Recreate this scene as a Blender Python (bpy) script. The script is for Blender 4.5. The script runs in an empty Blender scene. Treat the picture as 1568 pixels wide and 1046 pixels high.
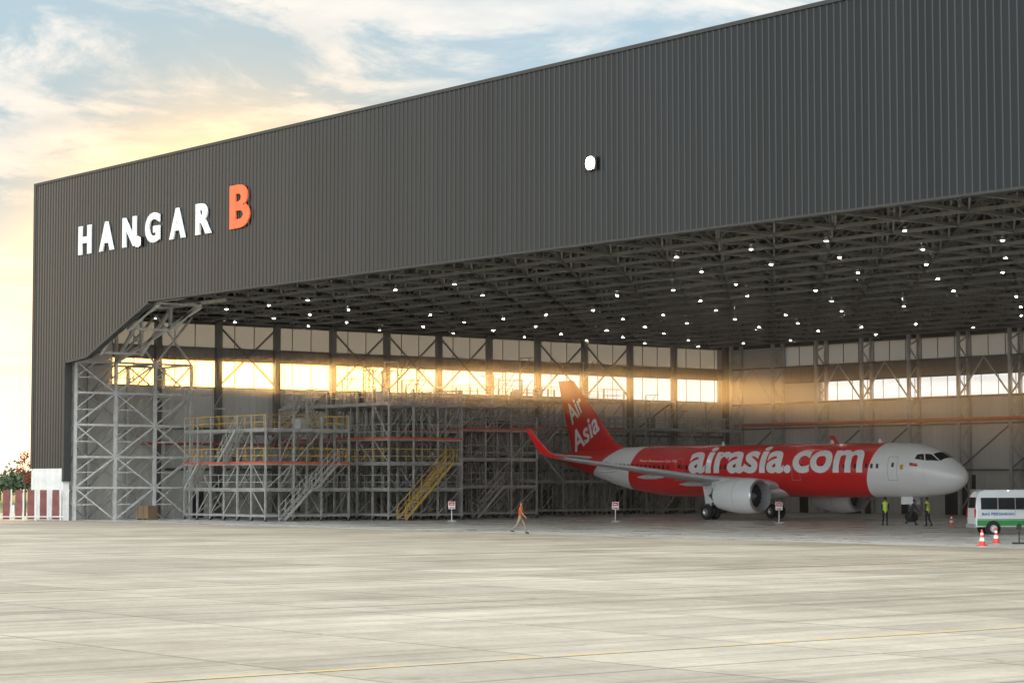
import bpy, bmesh, math, random
from mathutils import Vector, Matrix, Quaternion
random.seed(7)
S = bpy.context.scene
COL = S.collection
# ------------------------------------------------------------------ site frame
CAMP = Vector((161.7, -79.3, 3.0))
F = Vector((-.785, .62, 0)).normalized()
R = Vector((F.y, -F.x, 0))
def site(lat, dep, z=0.0):
    p = CAMP + R*lat + F*dep
    return Vector((p.x, p.y, z))
# ------------------------------------------------------------------ materials
def nd(nt, t, **k):
    n = nt.nodes.new(t)
    for a, v in k.items(): setattr(n, a, v)
    return n
def mat(name, col, rough=.6, metal=0.0, var=.12, scale=1.5, bump=0.0, coat=0.0, spec=.5, stretch=(1,1,1)):
    m = bpy.data.materials.new(name); m.use_nodes = True
    nt = m.node_tree; b = nt.nodes['Principled BSDF']
    b.inputs['Roughness'].default_value = rough
    b.inputs['Metallic'].default_value = metal
    b.inputs['Coat Weight'].default_value = coat
    b.inputs['Specular IOR Level'].default_value = spec
    tc = nd(nt, 'ShaderNodeTexCoord')
    mp = nd(nt, 'ShaderNodeMapping'); mp.inputs['Scale'].default_value = stretch
    nz = nd(nt, 'ShaderNodeTexNoise'); nz.inputs['Scale'].default_value = scale
    nz.inputs['Detail'].default_value = 5
    nt.links.new(tc.outputs['Object'], mp.inputs['Vector'])
    nt.links.new(mp.outputs['Vector'], nz.inputs['Vector'])
    r = nd(nt, 'ShaderNodeValToRGB')
    r.color_ramp.elements[0].position = .3; r.color_ramp.elements[1].position = .7
    r.color_ramp.elements[0].color = (*[c*(1-var) for c in col], 1)
    r.color_ramp.elements[1].color = (*[min(1, c*(1+var)) for c in col], 1)
    nt.links.new(nz.outputs['Fac'], r.inputs['Fac'])
    nt.links.new(r.outputs['Color'], b.inputs['Base Color'])
    return m
def emis(name, col, s):
    m = bpy.data.materials.new(name); m.use_nodes = True
    b = m.node_tree.nodes['Principled BSDF']
    b.inputs['Base Color'].default_value = (.8,.8,.8,1)
    b.inputs['Emission Color'].default_value = (*col, 1)
    b.inputs['Emission Strength'].default_value = s
    return m
M = {}
M['clad'] = mat('dark_steel_cladding', (.011,.0125,.0135), .30, 0, .3, .5, spec=.48, stretch=(1,1,.03))
M['trim'] = mat('dark_trim', (.045,.045,.043), .5, .2)
M['whitewall'] = mat('white_painted_base', (.7,.69,.66), .6)
M['wallin'] = mat('interior_grey_cladding', (.62,.60,.56), .55, 0, .08, .4, stretch=(1,1,.1))
M['wallband'] = mat('interior_band', (.24,.21,.18), .6)
M['steel'] = mat('painted_structural_steel', (.15,.145,.135), .5, .2)
M['steelw'] = mat('light_grey_steel', (.50,.49,.47), .45, .2, .15, 2)
M['galv'] = mat('galvanised_steel', (.40,.385,.36), .45, .4, .25, 2)
M['roofsteel'] = mat('roof_truss_steel', (.19,.185,.17), .5, .2)
M['deck'] = mat('dark_roof_deck', (.014,.015,.016), .7)
M['yellow'] = mat('yellow_safety_paint', (.52,.32,.06), .5, 0, .2, 3)
M['redpipe'] = mat('red_fire_pipe', (.48,.09,.045), .5, 0, .2, 2)
M['white'] = mat('white_paint', (.86,.86,.85), .35, 0, .03, 1, coat=.3)
M['black'] = mat('black_rubber', (.02,.02,.02), .7)
M['dark'] = mat('dark_glass', (.015,.018,.022), .08, 0, .1, 1, spec=.8)
M['grey'] = mat('grey_paint', (.35,.36,.37), .4)
M['wing'] = mat('wing_grey_paint', (.60,.61,.62), .32, .1, .06, 1)
M['red'] = mat('red_paint', (.70,.012,.014), .28, 0, .06, 1, coat=.4)
M['signred'] = mat('sign_red', (.6,.02,.02), .4)
M['orange'] = mat('orange_sign', (.85,.15,.045), .45)
M['letter'] = mat('white_letter', (.87,.86,.82), .45, 0, .02)
M['metal'] = mat('bare_metal', (.6,.6,.61), .28, .9)
M['wood'] = mat('plywood', (.17,.11,.06), .7)
M['conc'] = mat('concrete_block', (.4,.39,.36), .8)
M['blue'] = mat('blue_paint', (.05,.16,.45), .45)
M['lamp'] = emis('lit_lamp', (1,.95,.88), 280)
M['flood'] = emis('lit_floodlight', (1,.92,.75), 60)

def glassmat():
    m = bpy.data.materials.new('window_glass'); m.use_nodes = True
    nt = m.node_tree; nt.nodes.clear()
    o = nd(nt,'ShaderNodeOutputMaterial'); mx = nd(nt,'ShaderNodeMixShader')
    t = nd(nt,'ShaderNodeBsdfTransparent'); g = nd(nt,'ShaderNodeBsdfGlossy')
    t.inputs['Color'].default_value=(.97,.95,.9,1)
    g.inputs['Roughness'].default_value=.05; mx.inputs['Fac'].default_value=.06
    nt.links.new(t.outputs[0],mx.inputs[1]); nt.links.new(g.outputs[0],mx.inputs[2]); nt.links.new(mx.outputs[0],o.inputs[0])
    return m
M['glass'] = glassmat()
def frosted():
    m = bpy.data.materials.new('translucent_panel'); m.use_nodes = True
    nt = m.node_tree; nt.nodes.clear()
    o = nd(nt,'ShaderNodeOutputMaterial'); mx = nd(nt,'ShaderNodeMixShader')
    t = nd(nt,'ShaderNodeBsdfTranslucent'); g = nd(nt,'ShaderNodeBsdfDiffuse')
    t.inputs['Color'].default_value=(.16,.175,.19,1); g.inputs['Color'].default_value=(.6,.59,.57,1)
    mx.inputs['Fac'].default_value=.35
    nt.links.new(t.outputs[0],mx.inputs[1]); nt.links.new(g.outputs[0],mx.inputs[2]); nt.links.new(mx.outputs[0],o.inputs[0])
    return m
M['frost'] = frosted()

# ------------------------------------------------------------------ mesh builder
class MB:
    def __init__(s): s.v=[]; s.f=[]; s.m=[]; s.mats=[]; s.sm=[]
    def mi(s, k):
        if k not in s.mats: s.mats.append(k)
        return s.mats.index(k)
    def add(s, vs, fs, k, smooth=False):
        o=len(s.v); s.v += [tuple(v) for v in vs]; i=s.mi(k)
        for f in fs: s.f.append([a+o for a in f]); s.m.append(i); s.sm.append(smooth)
    def box(s, a, b, k):
        x0,y0,z0=a; x1,y1,z1=b
        vs=[(x0,y0,z0),(x1,y0,z0),(x1,y1,z0),(x0,y1,z0),(x0,y0,z1),(x1,y0,z1),(x1,y1,z1),(x0,y1,z1)]
        s.add(vs,[(0,3,2,1),(4,5,6,7),(0,1,5,4),(1,2,6,5),(2,3,7,6),(3,0,4,7)],k)
    def beam(s, p, q, w, k, h=None):
        p=Vector(p); q=Vector(q); d=q-p
        if d.length<1e-5: return
        d.normalize(); up=Vector((0,0,1)) if abs(d.z)<.95 else Vector((0,1,0))
        a=d.cross(up).normalized(); b=a.cross(d); h=h or w
        a=a*w/2; b=b*h/2
        vs=[p-a-b,p+a-b,p+a+b,p-a+b,q-a-b,q+a-b,q+a+b,q-a+b]
        s.add(vs,[(0,3,2,1),(4,5,6,7),(0,1,5,4),(1,2,6,5),(2,3,7,6),(3,0,4,7)],k)
    def cyl(s, p, q, r0, r1, k, n=16, caps=True, smooth=True):
        p=Vector(p); q=Vector(q); d=(q-p).normalized(); up=Vector((0,0,1)) if abs(d.z)<.9 else Vector((1,0,0))
        a=d.cross(up).normalized(); b=d.cross(a)
        vs=[]
        for c,r in ((p,r0),(q,r1)):
            for i in range(n):
                t=2*math.pi*i/n; vs.append(c+a*math.cos(t)*r+b*math.sin(t)*r)
        s.add(vs,[(i,(i+1)%n,n+(i+1)%n,n+i) for i in range(n)],k,smooth)
        if caps:
            s.add(vs[:n],[tuple(range(n))[::-1]],k); s.add(vs[n:],[tuple(range(n))],k)
    def rev(s, prof, c, axis, k, n=32):
        c=Vector(c); d=Vector(axis).normalized(); up=Vector((0,0,1)) if abs(d.z)<.9 else Vector((1,0,0))
        a=d.cross(up).normalized(); b=d.cross(a); vs=[]
        for t,r in prof:
            for i in range(n):
                u=2*math.pi*i/n; vs.append(c+d*t+a*math.cos(u)*r+b*math.sin(u)*r)
        fs=[]
        for j in range(len(prof)-1):
            for i in range(n): fs.append((j*n+i,j*n+(i+1)%n,(j+1)*n+(i+1)%n,(j+1)*n+i))
        s.add(vs,fs,k,True)
    def obj(s, name, parent=None, loc=None, rotz=0, bevel=0):
        me=bpy.data.meshes.new(name); me.from_pydata(s.v,[],s.f)
        for k in s.mats: me.materials.append(M[k])
        me.polygons.foreach_set('material_index', s.m)
        me.polygons.foreach_set('use_smooth', s.sm)
        me.update()
        bm=bmesh.new(); bm.from_mesh(me); bmesh.ops.recalc_face_normals(bm, faces=bm.faces); bm.to_mesh(me); bm.free()
        o=bpy.data.objects.new(name, me); COL.objects.link(o)
        if parent: o.parent=parent
        if loc is not None: o.location=loc
        o.rotation_euler=(0,0,rotz)
        if bevel:
            bv=o.modifiers.new('bevel','BEVEL'); bv.width=bevel; bv.segments=2; bv.limit_method='ANGLE'
        return o
def empty(name, loc=(0,0,0), rotz=0):
    e=bpy.data.objects.new(name,None); COL.objects.link(e); e.location=loc; e.rotation_euler=(0,0,rotz); e.empty_display_size=.5
    return e
def text_mesh(txt, bold=.0, shear=0.0, extrude=0.0):
    c=bpy.data.curves.new('t','FONT'); c.body=txt; c.offset=bold; c.shear=shear; c.extrude=extrude; c.resolution_u=4
    o=bpy.data.objects.new('t',c); COL.objects.link(o)
    bpy.context.view_layer.update()
    me=bpy.data.meshes.new_from_object(o.evaluated_get(bpy.context.evaluated_depsgraph_get()))
    bpy.data.objects.remove(o)
    xs=[v.co.x for v in me.vertices]; ys=[v.co.y for v in me.vertices]
    x0,x1,y0,y1=min(xs),max(xs),min(ys),max(ys)
    for v in me.vertices:
        v.co.x=(v.co.x-x0)/(x1-x0); v.co.y=(v.co.y-y0)/(y1-y0)
    for p in me.polygons: p.use_smooth=False
    return me

# ------------------------------------------------------------------ world
SD = (R*-.125+F*.992).normalized()
EL = math.radians(2.9)
SV = Vector((SD.x*math.cos(EL), SD.y*math.cos(EL), math.sin(EL)))
w = bpy.data.worlds.new("World"); S.world=w; w.use_nodes=True
nt=w.node_tree; nt.nodes.clear()
L=nt.links.new
out=nd(nt,'ShaderNodeOutputWorld'); bg=nd(nt,'ShaderNodeBackground'); bg.inputs['Strength'].default_value=.1
sky=nd(nt,'ShaderNodeTexSky'); sky.sky_type='NISHITA'; sky.sun_disc=False
sky.sun_elevation=EL; sky.sun_rotation=math.atan2(SD.x,SD.y); sky.dust_density=2.0; sky.air_density=1.0
tc=nd(nt,'ShaderNodeTexCoord'); sp=nd(nt,'ShaderNodeSeparateXYZ'); L(tc.outputs['Generated'],sp.inputs[0])
def mth(op,a,b=None,c=None,clamp=False):
    n=nd(nt,'ShaderNodeMath',operation=op,use_clamp=clamp)
    for i,x in enumerate((a,b,c)):
        if x is None: continue
        if isinstance(x,(int,float)): n.inputs[i].default_value=x
        else: L(x,n.inputs[i])
    return n.outputs[0]
def vscale(v,f):
    n=nd(nt,'ShaderNodeVectorMath',operation='SCALE')
    if isinstance(v,tuple): n.inputs[0].default_value=v
    else: L(v,n.inputs[0])
    L(f,n.inputs['Scale']); return n.outputs[0]
def vadd(a,b):
    n=nd(nt,'ShaderNodeVectorMath',operation='ADD'); L(a,n.inputs[0]); L(b,n.inputs[1]); return n.outputs[0]
def vdot(v):
    n=nd(nt,'ShaderNodeVectorMath',operation='DOT_PRODUCT'); L(tc.outputs['Generated'],n.inputs[0]); n.inputs[1].default_value=v; return n.outputs['Value']
zc=mth('MAXIMUM',sp.outputs['Z'],0.0)
den=mth('ADD',zc,.11)
cx=mth('DIVIDE',sp.outputs['X'],den); cy=mth('DIVIDE',sp.outputs['Y'],den)
cb=nd(nt,'ShaderNodeCombineXYZ'); L(cx,cb.inputs[0]); L(cy,cb.inputs[1])
n1=nd(nt,'ShaderNodeTexNoise'); n1.inputs['Scale'].default_value=1.9; n1.inputs['Detail'].default_value=11; n1.inputs['Roughness'].default_value=.64; n1.inputs['Distortion'].default_value=.5
L(cb.outputs[0],n1.inputs['Vector'])
mask=nd(nt,'ShaderNodeMapRange'); mask.interpolation_type='SMOOTHSTEP'
mask.inputs['From Min'].default_value=.43; mask.inputs['From Max'].default_value=.56
L(n1.outputs['Fac'],mask.inputs['Value'])
def mixc(f,a,b,bt='MIX'):
    n=nd(nt,'ShaderNodeMix',data_type='RGBA',blend_type=bt)
    if isinstance(f,(int,float)): n.inputs[0].default_value=f
    else: L(f,n.inputs[0])
    for i,x in ((6,a),(7,b)):
        if isinstance(x,tuple): n.inputs[i].default_value=(*x,1)
        else: L(x,n.inputs[i])
    return n.outputs[2]
base=mixc(.994, sky.outputs[0], (5.0,6.6,7.6))
n2=nd(nt,'ShaderNodeTexNoise'); n2.inputs['Scale'].default_value=4.5; n2.inputs['Detail'].default_value=8
L(cb.outputs[0],n2.inputs['Vector'])
n2r=nd(nt,'ShaderNodeMapRange'); n2r.inputs['From Min'].default_value=.38; n2r.inputs['From Max'].default_value=.62; L(n2.outputs['Fac'],n2r.inputs['Value'])
ccol=mixc(n2r.outputs[0], (7.4,8.0,8.3), (10.0,9.8,9.3))
c1=mixc(mask.outputs[0], base, ccol)
hz=nd(nt,'ShaderNodeMapRange'); hz.inputs['From Min'].default_value=.14; hz.inputs['From Max'].default_value=.035; hz.interpolation_type='SMOOTHSTEP'
L(sp.outputs['Z'],hz.inputs['Value'])
lb=nd(nt,'ShaderNodeMapping'); lb.inputs['Scale'].default_value=(5,5,70); L(tc.outputs['Generated'],lb.inputs['Vector'])
n3=nd(nt,'ShaderNodeTexNoise'); n3.inputs['Scale'].default_value=1.0; n3.inputs['Detail'].default_value=4; L(lb.outputs[0],n3.inputs['Vector'])
lbm=nd(nt,'ShaderNodeMapRange'); lbm.inputs['From Min'].default_value=.5; lbm.inputs['From Max'].default_value=.64; L(n3.outputs['Fac'],lbm.inputs['Value'])
hcol0=mixc(mth('MULTIPLY',lbm.outputs[0],.6),(10.2,10.1,9.9),(6.4,6.4,6.7))
dotS=vdot(SV); dp=mth('MAXIMUM',dotS,0.0)
hb=vscale(hcol0, mth('ADD',1.0,mth('MULTIPLY',mth('POWER',dp,2.0),.4)))
hzf=mth('MULTIPLY',hz.outputs[0],.92)
c2=mixc(hzf, c1, hb)
g1=mth('POWER',dp,480.0); g2=mth('POWER',dp,190.0)
gc=vscale((95,46,7.5),g1)
warm=mixc(mth('MULTIPLY',g2,.97),(1,1,1),(1.0,.62,.16))
oh=nd(nt,'ShaderNodeMapRange'); oh.inputs['From Min'].default_value=.28; oh.inputs['From Max'].default_value=.6; oh.inputs['To Min'].default_value=1.0; oh.inputs['To Max'].default_value=1.9
L(sp.outputs['Z'],oh.inputs['Value'])
bk=nd(nt,'ShaderNodeMapRange'); bk.inputs['From Min'].default_value=-.1; bk.inputs['From Max'].default_value=-.7; bk.inputs['To Min'].default_value=1.0; bk.inputs['To Max'].default_value=3.3
L(dotS,bk.inputs['Value'])
fac=mth('MULTIPLY',oh.outputs[0],bk.outputs[0])
ov=vscale(mixc(1.0,c2,warm,'MULTIPLY'),fac)
# warm lobe added to the unseen sky at left, brightens the cladding by reflection
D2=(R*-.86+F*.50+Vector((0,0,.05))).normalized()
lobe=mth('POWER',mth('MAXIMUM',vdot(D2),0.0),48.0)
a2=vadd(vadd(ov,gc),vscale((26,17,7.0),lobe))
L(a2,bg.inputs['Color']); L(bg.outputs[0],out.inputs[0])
sl=bpy.data.lights.new('sun','SUN'); sl.energy=5; sl.angle=math.radians(2.0); sl.color=(1,.58,.2)
so=bpy.data.objects.new('sun',sl); COL.objects.link(so); so.rotation_euler=(-SV).to_track_quat('-Z','Y').to_euler(); so.location=(0,0,60)

# ------------------------------------------------------------------ camera
cd=bpy.data.cameras.new('camera'); cam=bpy.data.objects.new('camera',cd); COL.objects.link(cam)
cam.location=CAMP; cd.sensor_width=36; cd.lens=78.1; cd.clip_end=8000; cd.clip_start=.5
cam.rotation_euler=(math.radians(93.6),0,math.atan2(F.y,F.x)-math.pi/2)
S.camera=cam
S.view_settings.view_transform='Standard'; S.view_settings.look='None'; S.view_settings.exposure=0

# ------------------------------------------------------------------ ground
def ground_mat(name, c1_, c2_, rough, joints=True, spec=.5):
    m=bpy.data.materials.new(name); m.use_nodes=True; nt=m.node_tree; b=nt.nodes['Principled BSDF']
    Lk=nt.links.new
    tc=nd(nt,'ShaderNodeTexCoord'); 
    def nz(sc,det,vec=None,ro=.55,dist=0):
        n=nd(nt,'ShaderNodeTexNoise'); n.inputs['Scale'].default_value=sc; n.inputs['Detail'].default_value=det; n.inputs['Roughness'].default_value=ro; n.inputs['Distortion'].default_value=dist
        Lk(vec or tc.outputs['Object'],n.inputs['Vector']); return n.outputs['Fac']
    def mt(op,a,b_=None,cl=False):
        n=nd(nt,'ShaderNodeMath',operation=op,use_clamp=cl)
        for i,x in enumerate((a,b_)):
            if x is None: continue
            if isinstance(x,(int,float)): n.inputs[i].default_value=x
            else: Lk(x,n.inputs[i])
        return n.outputs[0]
    def mr(v,a,b_,c=0,d=1):
        n=nd(nt,'ShaderNodeMapRange'); Lk(v,n.inputs['Value'])
        for k,x in zip(('From Min','From Max','To Min','To Max'),(a,b_,c,d)): n.inputs[k].default_value=x
        return n.outputs[0]
    big=nz(.07,5,dist=.6); mid=nz(.4,8,ro=.65,dist=.4); fine=nz(5,7,ro=.75)
    f=mt('ADD',mt('MULTIPLY',mr(big,.38,.62),.5),mt('MULTIPLY',mr(mid,.36,.64),.5))
    mx=nd(nt,'ShaderNodeMix',data_type='RGBA'); Lk(f,mx.inputs[0]); mx.inputs[6].default_value=(*c1_,1); mx.inputs[7].default_value=(*c2_,1)
    sp=nd(nt,'ShaderNodeSeparateXYZ'); Lk(tc.outputs['Object'],sp.inputs[0])
    fx=mt('DIVIDE',sp.outputs['X'],5.0); fy=mt('DIVIDE',sp.outputs['Y'],5.0)
    cb=nd(nt,'ShaderNodeCombineXYZ'); Lk(mt('FLOOR',fx),cb.inputs[0]); Lk(mt('FLOOR',fy),cb.inputs[1])
    wn=nd(nt,'ShaderNodeTexWhiteNoise'); Lk(cb.outputs[0],wn.inputs['Vector'])
    tone=mr(wn.outputs['Value'],0,1,.84,1.08)
    tone=mt('MULTIPLY',tone,mr(fine,.3,.7,.84,1.14))
    for rot,sx,sy,amt in ((.25,.9,.018,.68),(-.55,1.3,.03,.8),(1.45,.8,.02,.8),(-.02,2.4,.012,.76)):
        mp=nd(nt,'ShaderNodeMapping'); mp.inputs['Rotation'].default_value=(0,0,rot); mp.inputs['Scale'].default_value=(sx,sy,1)
        Lk(tc.outputs['Object'],mp.inputs['Vector'])
        st=nz(1.0,3,mp.outputs[0]); tone=mt('MULTIPLY',tone,mr(st,.55,.68,1,amt))
    stn=nz(.9,6,ro=.6,dist=1.0); tone=mt('MULTIPLY',tone,mr(stn,.62,.74,1,.62))
    if joints:
        jx=mt('GREATER_THAN',mt('ABSOLUTE',mt('SUBTRACT',mt('FRACT',fx),.5)),.493)
        jy=mt('GREATER_THAN',mt('ABSOLUTE',mt('SUBTRACT',mt('FRACT',fy),.5)),.493)
        j=mt('MAXIMUM',jx,jy); tone=mt('MULTIPLY',tone,mr(j,0,1,1,.48))
    sc=nd(nt,'ShaderNodeVectorMath',operation='SCALE'); Lk(mx.outputs[2],sc.inputs[0]); Lk(tone,sc.inputs['Scale'])
    Lk(sc.outputs[0],b.inputs['Base Color'])
    Lk(mr(mid,.3,.7,rough-.1,rough+.12),b.inputs['Roughness'])
    b.inputs['Specular IOR Level'].default_value=spec
    bp=nd(nt,'ShaderNodeBump'); bp.inputs['Strength'].default_value=.3; bp.inputs['Distance'].default_value=.01
    Lk(fine,bp.inputs['Height']); Lk(bp.outputs[0],b.inputs['Normal'])
    return m
M['apron']=ground_mat('apron_concrete',(.31,.245,.178),(.51,.425,.325),.62,spec=.28)
M['floor']=ground_mat('hangar_floor_epoxy',(.60,.55,.48),(.70,.65,.58),.30,False)
M['grass']=mat('grass',(.06,.09,.03),.9,0,.4,.05)
def worn(name,col):
    m=bpy.data.materials.new(name); m.use_nodes=True; nt=m.node_tree; b=nt.nodes['Principled BSDF']
    tc=nd(nt,'ShaderNodeTexCoord'); n=nd(nt,'ShaderNodeTexNoise'); n.inputs['Scale'].default_value=1.3; n.inputs['Detail'].default_value=6
    nt.links.new(tc.outputs['Object'],n.inputs['Vector'])
    r=nd(nt,'ShaderNodeValToRGB'); r.color_ramp.elements[0].position=.38; r.color_ramp.elements[1].position=.56
    r.color_ramp.elements[0].color=(*col,1); r.color_ramp.elements[1].color=(.42,.35,.25,1)
    nt.links.new(n.outputs['Fac'],r.inputs['Fac']); nt.links.new(r.outputs['Color'],b.inputs['Base Color']); b.inputs['Roughness'].default_value=.6
    return m
M['yline']=worn('worn_yellow_line',(.55,.36,.12))
b=MB(); b.add([(-3000,-3000,0),(3000,-3000,0),(3000,3000,0),(-3000,3000,0)],[(0,1,2,3)],'apron'); b.obj('ground')
b=MB(); b.add([(-2900,-2900,.004),(-34,-2900,.004),(-34,2900,.004),(-2900,2900,.004)],[(0,1,2,3)],'grass'); b.obj('grass_field')
HW=135.0; HD=76.0
b=MB(); b.add([(.05,.4,.005),(HW-.05,.4,.005),(HW-.05,HD-.05,.005),(.05,HD-.05,.005)],[(0,1,2,3)],'floor'); b.obj('hangar_floor')
b=MB()
for x,ww in ((132.0,.12),(106.0,.09)):
    b.add([(x-ww,-400,.008),(x+ww,-400,.008),(x+ww,-1,.008),(x-ww,-1,.008)],[(0,1,2,3)],'yline')
b.obj('apron_marking')

# ------------------------------------------------------------------ hangar
H=empty('aircraft_hangar')
ZT=26.45; ZL=16.15
XL=.25
def zbot(x):
    if x<5.4: return 0.0
    if x<9: return 12.3+(x-5.4)/3.6*.3
    if x<18.5: return 12.6+(x-9)/9.5*(ZL-12.6)
    return ZL
b=MB()
pitch=.45; x=0.0; prof=[(0,0),(.29,0),(.33,-.055),(.41,-.055),(.45,0)]
xs=[]
while x<HW-.01:
    for dx,dy in prof[:-1]: xs.append((x+dx,dy))
    x+=pitch
xs.append((HW,0))
xs=[(max(XL,a),c) for a,c in xs]
for (xa,ya),(xb,yb) in zip(xs[:-1],xs[1:]):
    if xb-xa<1e-4: continue
    if xb<=5.41: za=zb=4.0
    elif xa<5.41: za=zb=12.3
    elif xa>HW-5.4: za=zb=4.0
    else: za,zb=zbot(xa),zbot(xb)
    b.add([(xa,ya,za),(xb,yb,zb),(xb,yb,ZT),(xa,ya,ZT)],[(0,1,2,3)],'clad')
b.box((-.1,.0,4.0),(-.05,HD+.36,10.8),'clad'); b.box((-.1,0,16.2),(-.05,HD+.36,ZT),'clad')
b.obj('facade_cladding',H)
b=MB()
b.box((-.1,-.1,ZT),(HW+.4,.6,ZT+.2),'trim')
b.box((-.12,-.09,4),(XL+.02,.3,ZT),'trim')
b.box((18.5,-.07,ZL-.08),(HW-5.4,.55,ZL+.04),'trim')
b.beam((5.4,.2,12.2),(9,.2,12.5),.5,'trim',.22); b.beam((9,.2,12.5),(18.5,.2,ZL-.1),.5,'trim',.22)
b.box((5.3,-.09,3.0),(5.6,.55,12.3),'trim')
b.box((-.0,-.03,0),(5.42,.5,4.0),'whitewall'); b.box((HW-5.4,-.03,0),(HW,.5,4.0),'whitewall')
b.box((0,.6,ZL+.2),(HW,.7,ZT),'deck')
b.box((0.31,.35,4.01),(5.3,.5,12.3),'wallin')
b.obj('facade_trim',H)
b=MB(); b.box((-.0,.7,ZT-.5),(HW+.3,HD+.3,ZT-.2),'trim')
b.box((0,.7,20.6),(HW,HD,20.75),'deck'); b.obj('roof',H)
b=MB()
def ribwall(b, axis, pos, a0,a1,z0,z1,k,th,step=.6):
    if axis=='x': b.box((pos-th,a0,z0),(pos,a1,z1),k)
    else: b.box((a0,pos,z0),(a1,pos+th,z1),k)
    a=a0+step/2
    while a<a1:
        if axis=='x': b.box((pos,a,z0),(pos+.04,a+.08,z1),k)
        else: b.box((a,pos-.04,z0),(a+.08,pos,z1),k)
        a+=step
Y0=7.0; WT=.05
ribwall(b,'x',0,.5,HD,0,10.85,'wallin',WT)
ribwall(b,'x',0,Y0,HD,13.1,14.15,'wallband',WT)
b.box((-WT,.5,10.85),(0,Y0,16.15),'wallin')
ribwall(b,'x',0,.5,HD,16.15,20.6,'deck',WT)
b.box((-WT,HD-1.4,10.85),(0,HD,16.15),'wallin')
ribwall(b,'y',HD,0,HW,0,10.65,'wallin',.3)
ribwall(b,'y',HD,8,HW,12.55,14.1,'wallband',.3)
b.box((0,HD,10.65),(8,HD+.3,16.1),'wallin'); b.box((8,HD,10.65),(13,HD+.3,12.55),'wallin')
ribwall(b,'y',HD,0,HW,16.1,20.6,'deck',.3)
b.box((0,HD+.3,0),(HW,HD+.36,10.6),'clad'); b.box((0,HD+.3,16.1),(HW,HD+.36,ZT),'clad')
ribwall(b,'x',HW+.3,.5,HD,0,20.6,'wallin',.3)
b.box((HW+.3,0,0),(HW+.36,HD,ZT),'clad')
b.obj('walls',H)
b=MB()
b.add([(-.03,Y0,10.85),(-.03,HD-1.4,10.85),(-.03,HD-1.4,13.1),(-.03,Y0,13.1)],[(0,1,2,3)],'glass')
b.add([(13,HD+.14,10.65),(HW,HD+.14,10.65),(HW,HD+.14,12.55),(13,HD+.14,12.55)],[(0,1,2,3)],'glass')
b.obj('window_glazing',H)
b=MB()
b.add([(-.03,Y0,14.15),(-.03,HD-1.4,14.15),(-.03,HD-1.4,16.15),(-.03,Y0,16.15)],[(0,1,2,3)],'frost')
b.add([(8,HD+.15,14.1),(HW,HD+.15,14.1),(HW,HD+.15,16.1),(8,HD+.15,16.1)],[(0,1,2,3)],'frost')
b.obj('translucent_windows',H)
b=MB()
y=Y0
while y<HD-1.4:
    b.box((-.02,y-.02,10.85),(.06,y+.02,13.1),'steel'); b.box((-.02,y-.02,14.15),(.06,y+.02,16.15),'steel'); y+=1.92
x=13
while x<HW:
    b.box((x-.025,HD+.08,10.65),(x+.025,HD+.13,12.55),'steel'); x+=1.94
x=8
while x<HW:
    b.box((x-.03,HD+.08,14.1),(x+.03,HD+.14,16.1),'steel'); x+=1.94
for z in (10.85,13.1,14.15,16.15):
    b.box((-.02,Y0,z-.06),(.12,HD-1.4,z+.06),'steel')
for z in (10.65,12.55,14.1,16.1): b.box((8,HD-.12,z-.06),(HW,HD+.02,z+.06),'steel')
b.obj('window_frames',H)
b=MB()
ys=[11.0+5.74*i for i in range(11)]+[HD-.6]
for i,y in enumerate(ys):
    b.box((.06,y-.2,0),(.56,y+.2,16.4),'steel')
    b.box((.56,y-.26,0),(.6,y+.26,16.4),'steel')
for i in range(len(ys)-1):
    ya,yb=ys[i],ys[i+1]
    for z in (4.0,7.4,): b.box((.06,ya+.2,z-.1),(.2,yb-.2,z+.1),'steel')
    if i in (1,3,4,5,7,8):
        b.beam((.35,ya,10.9),(.35,yb,16.0),.13,'steel'); b.beam((.45,yb,10.9),(.45,ya,16.0),.13,'steel')
    if i in (2,6,9):
        b.beam((.35,ya,.3),(.35,yb,7.3),.13,'steel'); b.beam((.45,yb,.3),(.45,ya,7.3),.13,'steel')
        b.beam((.35,ya,7.5),(.35,yb,10.9),.13,'steel')
xb=[2.2]+[8.0+5.8*i for i in range(22)]
for i,x in enumerate(xb):
    b.box((x-.14,HD-.34,0),(x+.14,HD-.06,16.4),'steelw'); b.box((x-.14,HD-1.7,0),(x+.14,HD-1.42,16.4),'steelw')
    z=.3;k=0
    while z<15.8:
        z2=min(z+1.5,16.0)
        b.beam((x,HD-.2 if k%2 else HD-1.56,z),(x,HD-1.56 if k%2 else HD-.2,z2),.1,'steelw'); z=z2;k+=1
    if i<len(xb)-1:
        x2=xb[i+1]
        for z in (4,8.1,10.5,14.0): b.box((x+.14,HD-1.6,z-.08),(x2-.14,HD-1.45,z+.08),'steel')
        if i%3!=1:
            b.beam((x,HD-1.56,10.5),((x+x2)/2,HD-1.56,14),.12,'steelw'); b.beam((x2,HD-1.56,10.5),((x+x2)/2,HD-1.56,14),.12,'steelw')
            b.beam((x,HD-1.56,4.1),(x2,HD-1.56,8),.12,'steel')
b.obj('columns',H)
b=MB()
b.cyl((.9,9,6.1),(.9,44,6.1),.11,.11,'redpipe',8); b.cyl((3,HD-1.9,8.5),(HW-2,HD-1.9,8.5),.16,.16,'redpipe',8)
b.cyl((.9,44,6.1),(.9,44,0),.11,.11,'redpipe',8)
b.obj('fire_pipe',H)
b=MB()
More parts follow.
